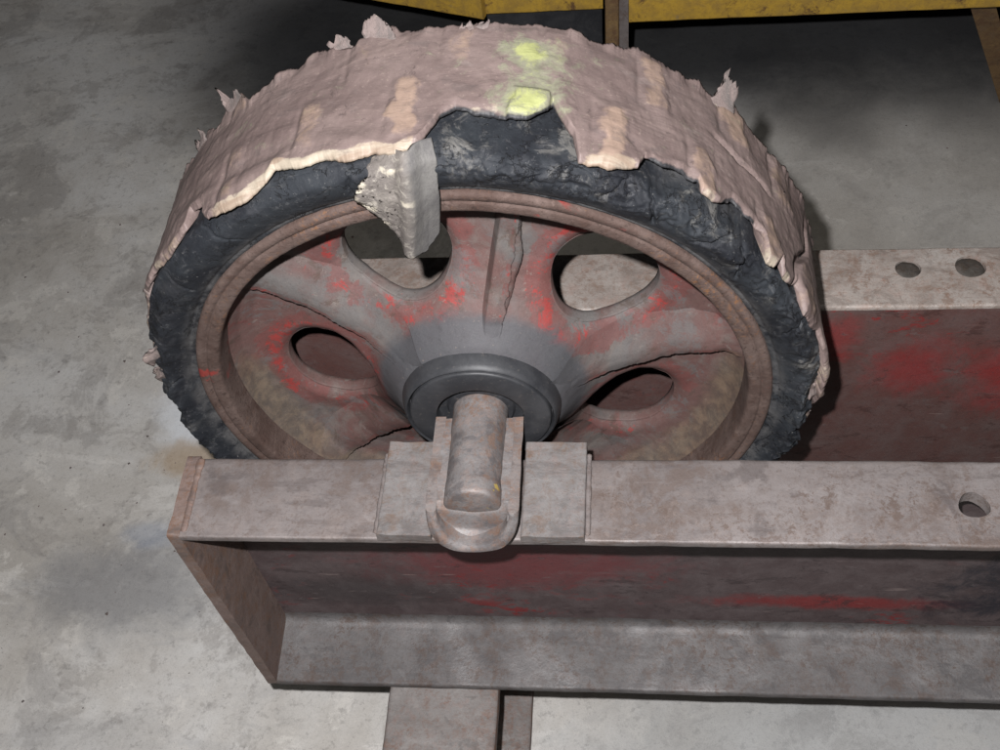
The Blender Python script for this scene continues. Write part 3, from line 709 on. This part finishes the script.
# ---- hub boss, its face ring and the bearing sleeve
def lathe(name, prof_, n, mat, seed, rough=.0004):
    pr_ = np.array(prof_, float); m_ = len(pr_); t = np.arange(n) / n * 2 * np.pi
    T = np.repeat(t[:, None], m_, 1); r = np.repeat(pr_[None, :, 0], n, 0); y = np.repeat(pr_[None, :, 1], n, 0)
    P_ = polar(T, r, y).reshape(-1, 3); y = (y.ravel() + rough * fbm(P_, 70, 3, seed)).reshape(n, m_)
    return auto_smooth(fix_normals(obj(name, polar(T, r, y).reshape(-1, 3), gridF(n, m_, True, True), mat, wheel, O)), 50)
lathe('hub_boss', [(.0240, .070), (.0240, -.0045), (.0555, -.0045), (.0568, -.0130), (.0578, -.0142), (.0590, -.0135), (.0606, -.0100), (.0622, -.004), (.0640, .006), (.0600, .018), (.0480, .030), (.0480, .070)], 180, HUB, 3)
lathe('hub_ring', [(.0345, .004), (.0335, -.0125), (.0343, -.0150), (.0358, -.0156), (.0535, -.0152), (.0548, -.0146), (.0553, -.0135), (.0553, -.002)], 180, HUB, 4)
lathe('bearing_sleeve', [(.0206, .002), (.0206, -.0075), (.0215, -.0088), (.0250, -.0088), (.0258, -.0078), (.0270, -.0056), (.0342, -.0050), (.0342, .002)], 120, HUB, 5)

# ---- torn pink tread layer
EDGE = [(186, .012), (178, .006), (172, .009), (166, .003), (160, .007), (156, .001), (151, .004), (147, -.003), (143, -.003), (138.1, -.007), (134.6, -.0085), (130.9, -.004), (130.6, .0105), (126.6, .0085), (126.0, -.008), (124.8, -.0125), (123.3, -.0150), (117.7, -.0148), (113.7, -.0079), (112.4, -.001), (108, -.0053), (104.9, -.0032),
        (101.6, -.0094), (98.3, -.0068), (94.8, -.0113), (92.2, -.0038), (91.1, .0056), (89.7, .0226), (87.7, .0289), (85.1, .0246), (82.6, .0246), (81.1, .0217), (78.3, .0202), (75.6, .0331), (75.0, .040),
        (73.2, .0259), (71.9, .0153), (71.5, .004), (71.2, -.005), (67.3, -.0055), (63.2, .002), (62.2, .012), (59.5, .0103), (57.2, .0131), (53.7, .0134), (53.3, .0047), (50.1, .0059), (47.4, .0147), (43.4, .0094),
        (41.0, .0069), (40.2, -.0165), (38.6, -.014), (37, -.0016), (35.4, -.011), (33.3, -.0094), (29.5, .0034), (27.6, -.016), (24.5, -.012), (22.4, -.008), (19, -.002), (16, -.009), (10, -.011), (5, -.012), (2, -.006), (-2, .002), (-7, -.002), (-11, .006), (-30, .010)]
BACK = [(215, .104), (160, .104), (140, .104), (136, .113), (134.3, .110), (132, .094), (130.4, .0934), (128.5, .108), (125.5, .1131), (123.5, .098), (121.6, .0889), (118, .0965), (112.5, .0991), (110, .108), (107.7, .1056), (104, .099), (102.8, .1024), (99.6, .1148), (98.2, .112), (97, .1069), (92.7, .1052),
        (88.2, .107), (87, .0995), (86.2, .110), (85.7, .1058), (83, .1077), (78.9, .1128), (74.7, .1125), (68.9, .1097), (62.8, .1150), (59.6, .1140), (57.2, .1084), (52.7, .1124), (50.5, .1090), (48.5, .104), (47.6, .116), (46.6, .1180), (43.5, .115), (38.9, .1018), (30, .106), (15, .104), (-30, .104)]
E_ = np.array(EDGE[::-1]); B_ = np.array(BACK[::-1])
NTt = 2400
dg = np.linspace(-15, 186, NTt)
yf = np.interp(dg, E_[:, 0], E_[:, 1]); yb = np.interp(dg, B_[:, 0], B_[:, 1])
yf0 = yf + .0022 * n1(dg * .35, 1, 3, 21)
yf = yf0 + .0010 * n1(dg * 1.4, 1, 4, 22)
yb = yb + .0022 * n1(dg * .8, 1, 4, 23) + .0014 * n1(dg * 3.5, 1, 3, 24)
def win(c, a, s_=1.2): return sm(c - a - s_, c - a + s_, dg) * sm(c + a + s_, c + a - s_, dg)
creamw = np.clip(win(108, 15.5, 1.5) + win(67.0, 3.4, .9) + .7 * win(39.4, 1.2, .6) + .6 * win(34.5, 1.0, .6) + .7 * win(52, 1.2, .6) + .5 * win(138, 5) + .5 * win(8, 6, 3) + .5 * win(166, 18, 3) + .5 * win(-8, 6, 2) + .5 * win(84, 2, .6), 0, 1)
darkw = np.clip(win(82, 8, 1.0) + win(57.5, 4.2, .8) + win(46, 3.5, .8) + .7 * win(31, 2, .8), 0, 1)
bev = .0030 + .0030 * darkw * (1 + n1(dg * .8, 1, 3, 31)) + .0030 * creamw * np.clip(.8 + 1.3 * n1(dg * .25, 1, 3, 30), .05, 2)
NROW = 54
s = np.linspace(0, 1, NROW)
rows_y = []; rows_r = []; cream = []; dark = []
TK = .0034 + .0018 * creamw + .0015 * n1(dg * .3, 1, 3, 33); RB = .2575; RT_ = np.interp(dg, [-15, -5, 4, 18, 40, 60, 120, 148, 156, 165, 186], [.2500, .2545, .2612, .2640, .2672, .2698, .2698, .2668, .2625, .2580, .2535]) + sm(20, 0, dg) * .003 * n1(dg * .3, 1, 3, 61) + sm(146, 156, dg) * .0035 * n1(dg * .3, 1, 3, 62)
for k in range(5):                                        # torn front face, rising from the rubber to the tread surface
    t = k / 4; rows_y.append(yf * (1 - t) + yf0 * t + bev * (t ** 1.3) * .95); rows_r.append(RT_ - TK * (1 - t ** .75)); cream.append(creamw * (1.0 if k < 4 else .75)); dark.append(darkw * (1 - .25 * k))
for q in s[1:]:
    rows_y.append(yf0 + bev * .95 + (yb - yf0 - bev * .95) * q); rows_r.append(RT_ * 1.0); cream.append(creamw * max(0, .42 - q * 10)); dark.append(darkw * max(0, .55 - q * 5))
rows_y.append(yb - .0005); rows_r.append(RT_ - .006); cream.append(np.full(NTt, .8)); dark.append(np.zeros(NTt))
rows_y.append(yb * .5 + yf * .5); rows_r.append(RT_ - .016); cream.append(np.zeros(NTt)); dark.append(np.ones(NTt))
Yt = np.stack(rows_y, 1); Rt = np.stack(rows_r, 1); Ct = np.stack(cream, 1); Dk = np.stack(dark, 1); NRt = Yt.shape[1]
DG = np.repeat(dg[:, None], NRt, 1); P = polar(DG * D, Rt, Yt).reshape(-1, 3)
lift = np.zeros((NTt, NRt))
# worn cross lugs: (angle, y from, y to, half width deg, height)
LUGS = [(94.6, .004, .058, 1.7, .0016, 1.0), (108.0, .004, .050, 1.5, .0013, .65), (121.0, -.010, .040, 1.4, .0016, .55), (88.0, .074, .102, 2.0, .0012, .6), (66.8, -.006, .048, 1.9, .0030, 1.0), (60.4, .062, .108, 1.8, .0022, .8), (53.0, .004, .045, 1.6, .0026, .8),
        (45.4, .078, .112, 2.2, .0030, .9), (39.0, -.012, .030, 2.0, .0030, .7), (73.4, .018, .06, 1.2, .0016, .25), (101.5, .065, .100, 1.8, .0015, .35), (124.5, .085, .110, 1.6, .002, .7), (33.5, .06, .10, 2.2, .003, .6), (26, -.01, .03, 2.4, .003, .7), (74.5, .070, .108, 1.8, .0015, .45)]
stripe = np.zeros((NTt, NRt))
wob = 2.2 * fbm(P, 55, 4, 35, .6).reshape(NTt, NRt)
for (c_, ya, yb_, hwd, hh, st) in LUGS:
    mk = sm(hwd * 1.5, hwd * .5, np.abs(DG - c_ + wob)) * sm(ya - .006, ya + .004, Yt) * sm(yb_ + .007, yb_ - .005, Yt)
    lift += .55 * hh * mk; stripe = np.maximum(stripe, st * mk)
    gv = np.exp(-((DG - c_ - hwd * 1.5) / .55) ** 2) * sm(ya - .006, ya + .004, Yt) * sm(yb_ + .007, yb_ - .005, Yt); lift -= .0009 * gv
n_l = fbm(P, 13, 3, 36).reshape(NTt, NRt); n_m = fbm(P, 48, 4, 37).reshape(NTt, NRt); n_f = fbm(P, 160, 3, 38).reshape(NTt, NRt)
fold = np.sin((Yt * 190 + 5 * fbm(P, 16, 2, 39).reshape(NTt, NRt))) * sm(.06, .0, Yt) * sm(88, 100, DG)
outer = (np.arange(NRt) < NRt - 2)[None] * 1.0
lift += outer * (.0026 * n_l + .0014 * n_m + .0005 * n_f + .0007 * fold)
# frayed edges curl up
eb = sm(.010, .0, np.abs(Yt - yb[:, None])); lift += outer * eb * .0045 * np.clip(n1(dg * .55, 1, 3, 41), -.25, 1)[:, None]
ef = sm(.012, .0, np.abs(Yt - yf[:, None])); lift += outer * ef * .0020 * n1(dg * .35, 1, 3, 42)[:, None] * (np.arange(NRt) > 3)[None]
# long split down the right flank
spl = np.abs(DG - (29 + 1.2 * np.sin(Yt * 90) - 110 * (Yt - .02))) ; lift -= .0055 * sm(1.3, .3, spl) * sm(-.01, .01, Yt) * sm(.095, .08, Yt)
spl2 = np.abs(Yt - (.062 + .0011 * (DG - 46)) - .003 * n_m); lift -= .003 * sm(.0035, .0008, spl2) * sm(36, 40, DG) * sm(52, 48, DG)
yel = .88 * np.exp(-(((DG - 79.3) / 3.0) ** 2 + ((Yt - .084) / .011) ** 2)) + .98 * np.exp(-(((DG - 78.6) / 3.4) ** 2 + ((Yt - .034) / .013) ** 2)) + .62 * np.exp(-(((DG - 76.8) / 6.0) ** 2 + ((Yt - .062) / .034) ** 2))
pt = sm(.0, .004, Yt - .018) * sm(.050, .046, Yt) * sm(75.4, 75.9, DG + wob * .5) * sm(80.8, 80.2, DG + wob * .5); lift += .0022 * pt    # raised patch under the lower splash
fr = sm(.012, .0, np.abs(Yt - yf[:, None])) * outer
tear = fbm(P, 95, 4, 45, .65).reshape(NTt, NRt); tear2 = fbm(P, 95, 4, 46, .65).reshape(NTt, NRt); tear3 = fbm(P, 60, 4, 47, .6).reshape(NTt, NRt)
DG2 = DG + fr * .30 * tear; lift = lift + fr * (.0012 * tear2 + .0030 * n1(dg * .16, 1, 3, 48)[:, None])
pts = polar(DG2 * D, Rt + lift, Yt + fr * .0017 * tear3).reshape(-1, 3)
F = gridF(NTt, NRt, False, True).tolist()
F.append(list(range(NRt))); F.append([(NTt - 1) * NRt + i for i in range(NRt)][::-1])
fix_normals(obj('tread', pts, F, TREAD, wheel, O, attrs={'cream': Ct.ravel(), 'dark': Dk.ravel(), 'stripe': stripe.ravel(), 'yellow': yel.ravel()}))

# ---- strips of torn rubber hanging off the wheel
def slab(name, S_, thick, mat, attrs=None, parent=wheel):
    """S_ is (nu, nv, 3) sheet of world points; gets thickness along its own normals."""
    nu_, nv_ = S_.shape[:2]
    du = np.gradient(S_, axis=0); dv = np.gradient(S_, axis=1); N = np.cross(du, dv); N /= np.maximum(np.linalg.norm(N, axis=2, keepdims=True), 1e-9)
    A = S_.reshape(-1, 3); Bk = (S_ - N * thick).reshape(-1, 3); nb_ = len(A)
    F_ = gridF(nu_, nv_).tolist(); G = F_ + [[i + nb_ for i in q[::-1]] for q in F_]
    per = [i * nv_ for i in range(nu_)] + [(nu_ - 1) * nv_ + j for j in range(1, nv_)] + [i * nv_ + nv_ - 1 for i in range(nu_ - 2, -1, -1)] + [j for j in range(nv_ - 2, 0, -1)]
    G += [[per[i], per[(i + 1) % len(per)], per[(i + 1) % len(per)] + nb_, per[i] + nb_] for i in range(len(per))]
    at = {k: np.concatenate([v.ravel(), v.ravel()]) for k, v in (attrs or {}).items()}
    return fix_normals(obj(name, np.vstack([A, Bk]), G, mat, parent, attrs=at))
# the big grey flap over the rim: a ragged mottled face, a fold, and a smooth face turned to the right
nu_, nv_ = 60, 70
u = np.linspace(0, 1, nu_)[:, None]; v = np.linspace(0, 1, nv_)[None]
vv_ = np.repeat(v, nu_, 0); uu_ = np.repeat(u, nv_, 1)
lx = np.interp(v, [0, .25, .5, .7, .85, 1], [-.1520, -.1580, -.1620, -.1610, -.1550, -.1470]) + .0046 * n1(np.linspace(0, 1, nv_) * 30, 1, 4, 3)[None]
rx = np.interp(v, [0, .1, .5, 1], [-.1175, -.1140, -.1165, -.1215])
fx = np.interp(v, [0, .5, 1], [-.1290, -.1310, -.1385])
zt = .298; 
X_ = np.where(uu_ < .62, lx + (fx - lx) * (uu_ / .62), fx + (rx - fx) * ((uu_ - .62) / .38))
zb = np.interp(uu_, [0, .2, .45, .62, .8, 1], [.258, .240, .228, .219, .217, .228]) + .0022 * n1(np.linspace(0, 1, nu_) * 18, 1, 4, 6)[:, None]
ztop = np.interp(uu_, [0, .4, .7, 1], [.290, .297, .3015, .2965])
Z_ = ztop + (zb - ztop) * vv_
lean = np.interp(vv_, [0, .1, .4, 1], [.495, .4865, .4845, .4865])
Y_ = lean - .005 * np.exp(-((uu_ - .62) / .10) ** 2) + np.where(uu_ > .62, .010 * ((uu_ - .62) / .38), 0) - .0010 * np.sin(vv_ * 5)
S_ = np.stack([X_, Y_, Z_], 2); q_ = fbm(S_.reshape(-1, 3), 130, 4, 5, .65).reshape(nu_, nv_); S_[:, :, 1] += q_ * np.where(uu_ < .6, .0010, .0003)
slab('rubber_flap', S_, .0035, FLAP, {'smooth': sm(.60, .66, uu_)})
# ragged shreds: (angle, y, length m, width m, curl out, twist)
def shred(a, yy, ln, wd, out_, tilt, seed, r0=.266):
    k, l = 18, 13
    t = np.linspace(0, 1, k)[:, None] * np.ones((1, l)); q = np.linspace(-1, 1, l)[None] * np.ones((k, 1))
    rg = 1 + .35 * n1(np.linspace(0, 1, k) * 5, 1, 3, seed)[:, None]
    wdt = wd * (1 - .45 * t ** 1.5) * rg
    tl = 1 + .65 * n1(np.linspace(0, 1, l) * 4.5 + seed, 1, 3, seed + 9)[None] * np.ones((k, 1)); t = t * tl
    r = r0 + out_ * t ** 1.4 + .0022 * n1((t * 2.2 + q * .5).ravel(), 1, 2, seed + 1).reshape(k, l)
    ang = a + (tilt * t * ln / .26) / D + q * wdt / .26 / D * .5 + .5 * n1((t * 3).ravel(), 1, 2, seed + 5).reshape(k, l)
    y_ = yy + (ln * t) * (1 - abs(tilt)) + .4 * q * wdt * abs(tilt) + .0018 * n1((t * 3 + q * .6).ravel(), 1, 2, seed + 2).reshape(k, l)
    slab('tread_shred', polar(ang * D, r, y_), .0014, SHRED)
SH = [(125.8, .092, .020, .026, .012, .2, .265), (136.0, .092, .014, .020, .008, .2, .264), (99.3, .096, .016, .026, .010, .2, .267), 
      (87.3, .097, .010, .012, .005, .1, .268), (85.6, .099, .009, .010, .005, -.2, .268), (105.5, .098, .010, .020, .006, .2, .268), (47.8, .098, .020, .022, .013, .1, .264), (34, .060, .009, .010, .004, .1, .264)]
for i, a in enumerate(SH): shred(*a[:6], 200 + i * 11, a[6])
def flake(a, r0, ln, wd, yy, lean, skew, seed):
    """scrap of tread skin peeling off the edge of the sidewall: root on the rubber, tip standing out past it."""
    k, l = 15, 11
    t = np.linspace(0, 1, k)[:, None] * np.ones((1, l)); q = np.linspace(-1, 1, l)[None] * np.ones((k, 1))
    tip = ln * (1 + .55 * n1(np.linspace(0, 1, l) * 5.5, 1, 3, seed)[None]) * (1 - .35 * np.abs(q) ** 2)
    wdt = wd * (1 - .30 * t + .30 * n1((t * 4).ravel(), 1, 2, seed + 1).reshape(k, l))
    r = r0 + tip * t; ang = a + (q * wdt * .5 + skew * t * ln) / r0 / D
    y_ = yy + lean * t ** 1.6 + .0030 * fbm(np.stack([(t * 2.2).ravel(), (q * 1.1).ravel(), (q * 0).ravel()], 1), 1.3, 3, seed + 2).reshape(k, l) + .0012 * np.sin(q * 4 + seed)
    slab('tread_shred', polar(ang * D, r, y_), .0020, SHRED)
for i, a in enumerate([(149, .252, .012, .030, -.002, .006, .3), (155.5, .249, .011, .034, -.004, .005, -.2), (163, .246, .013, .026, -.005, -.004, .6), (169, .244, .016, .020, -.005, .005, .9), (176.5, .244, .010, .028, -.004, .004, .3), (187, .243, .009, .030, -.004, .004, .3), (196, .243, .008, .026, -.004, .003, .3),
                       (4, .250, .009, .022, -.005, .004, -.4), (-4, .246, .008, .028, -.004, .004, -.3), (-13, .243, .008, .026, -.004, .003, -.4)]):
    flake(*a, 600 + i * 13)

# ------------------------------------------------------------------ the yellow cart behind
yc = empty('yellow_cart', (.2, 1.7, FZ))
tag(yc, 'low cart with chipped yellow paint standing behind the torn wheel', 'cart')
def beam(name, A, B, h, t, mat, seed, r=.003, n=40):
    """flat bar between two floor-plan points, A/B = (x, y), from z0 up by h, thickness t away from the camera."""
    z0 = -.200; A = np.array(A, float); B = np.array(B, float); L = np.linalg.norm(B - A); d = (B - A) / L; nrm = np.array([-d[1], d[0]])
    pf = rounded_profile([(0, z0), (0, z0 + h), (t, z0 + h), (t, z0)], r, 3); m_ = len(pf); V = []
    for i in range(n):
        s_ = A + (B - A) * i / (n - 1)
        for (pp, zz) in pf: V.append((*(s_ + nrm * pp), zz))
    V = np.array(V); V = V + .0009 * np.stack([fbm(V, 50, 3, seed + k) for k in range(3)], 1)
    F = gridF(n, m_, False, True).tolist(); F.append(list(range(m_))[::-1]); F.append([(n - 1) * m_ + i for i in range(m_)])
    return auto_smooth(fix_normals(obj(name, V, F, mat, yc)), 40)
beam('side_beam', (.006, 1.3125), (1.05, 1.312), .085, .012, YEL, 5)
beam('corner_beam', (-.78, 1.535), (-.200, 1.334), .085, .012, YEL, 9)
beam('side_beam', (-.205, 1.346), (-.030, 1.346), .085, .010, YEL, 13)
extrude('leg', rounded_profile([(-.027, 1.296), (-.008, 1.296), (-.008, 1.322), (-.027, 1.322)], .003, 3), 'z', FZ + .0005, -.03, 30, YELR, yc, None, .0008, 60, 3)
Vl = []
for t_ in np.linspace(0, 1, 14):
    for dx_, dy_ in ((0, 0), (.034, 0), (.034, .030), (0, .030)): Vl.append((.425 + .165 * t_ + dx_, 1.332 + .105 * t_ + dy_, -.1255 + (FZ + .0005 + .1255) * t_))
auto_smooth(fix_normals(obj('leg', Vl, gridF(14, 4, False, True).tolist() + [[3, 2, 1, 0], [52, 53, 54, 55]], YELR, yc)), 40)
extrude('brace_plate', rounded_profile([(-.0075, 1.304), (.0055, 1.304), (.0055, 1.3118), (-.0075, 1.3118)], .001, 2), 'z', FZ + .04, -.03, 20, FLANGE, yc, None, .0005, 60, 6)
extrude('gusset', rounded_profile([(-.198, 1.364), (-.032, 1.364), (-.032, 1.374), (-.198, 1.374)], .002, 2), 'z', -.270, -.201, 10, HUB, yc, None, .0006, 60, 7)
dk_ = [(-.76, 1.560), (-.20, 1.362), (.0, 1.340), (1.04, 1.332), (1.04, 2.6), (-.76, 2.6)]
V = [(x, y, -.125) for x, y in dk_] + [(x, y, -.117) for x, y in dk_]
F = [[5, 4, 3, 2, 1, 0], [6, 7, 8, 9, 10, 11]] + [[i, (i + 1) % 6, 6 + (i + 1) % 6, 6 + i] for i in range(6)]
fix_normals(obj('deck_plate', V, F, RUSTP, yc, smooth=False))
for (x, y) in ((-.70, 2.55), (1.0, 2.55), (1.0, 1.36)):
    extrude('leg', rounded_profile([(x, y), (x + .03, y), (x + .03, y + .03), (x, y + .03)], .003, 2), 'z', FZ + .0005, -.1255, 12, YEL, yc, None, .0008, 60, 8)

# ------------------------------------------------------------------ grit lying on the slab
rg = np.random.default_rng(5); V = []; F = []
for i in range(300):
    if i < 170: x, y = rg.normal(-.62, .13), rg.normal(.80, .20)
    else: x, y = rg.uniform(-1.2, 1.0), rg.uniform(.2, 1.9)
    r = .0007 + .0020 * rg.random() ** 4; k0 = len(V); n_ = 5
    for j in range(n_):
        a_ = 2 * math.pi * j / n_ + rg.uniform(-.4, .4); q_ = r * rg.uniform(.6, 1.4); V.append((x + q_ * math.cos(a_), y + q_ * math.sin(a_), FZ - .0002))
    V.append((x + rg.uniform(-.3, .3) * r, y + rg.uniform(-.3, .3) * r, FZ + r * rg.uniform(.5, 1.1)))
    F += [[k0 + j, k0 + (j + 1) % n_, k0 + n_] for j in range(n_)]
tag(obj('floor_grit', V, F, SHRED, None, (0, 1, FZ), smooth=False), 'fine pale crumbs and grit scattered over the concrete floor', 'grit', 'stuff')
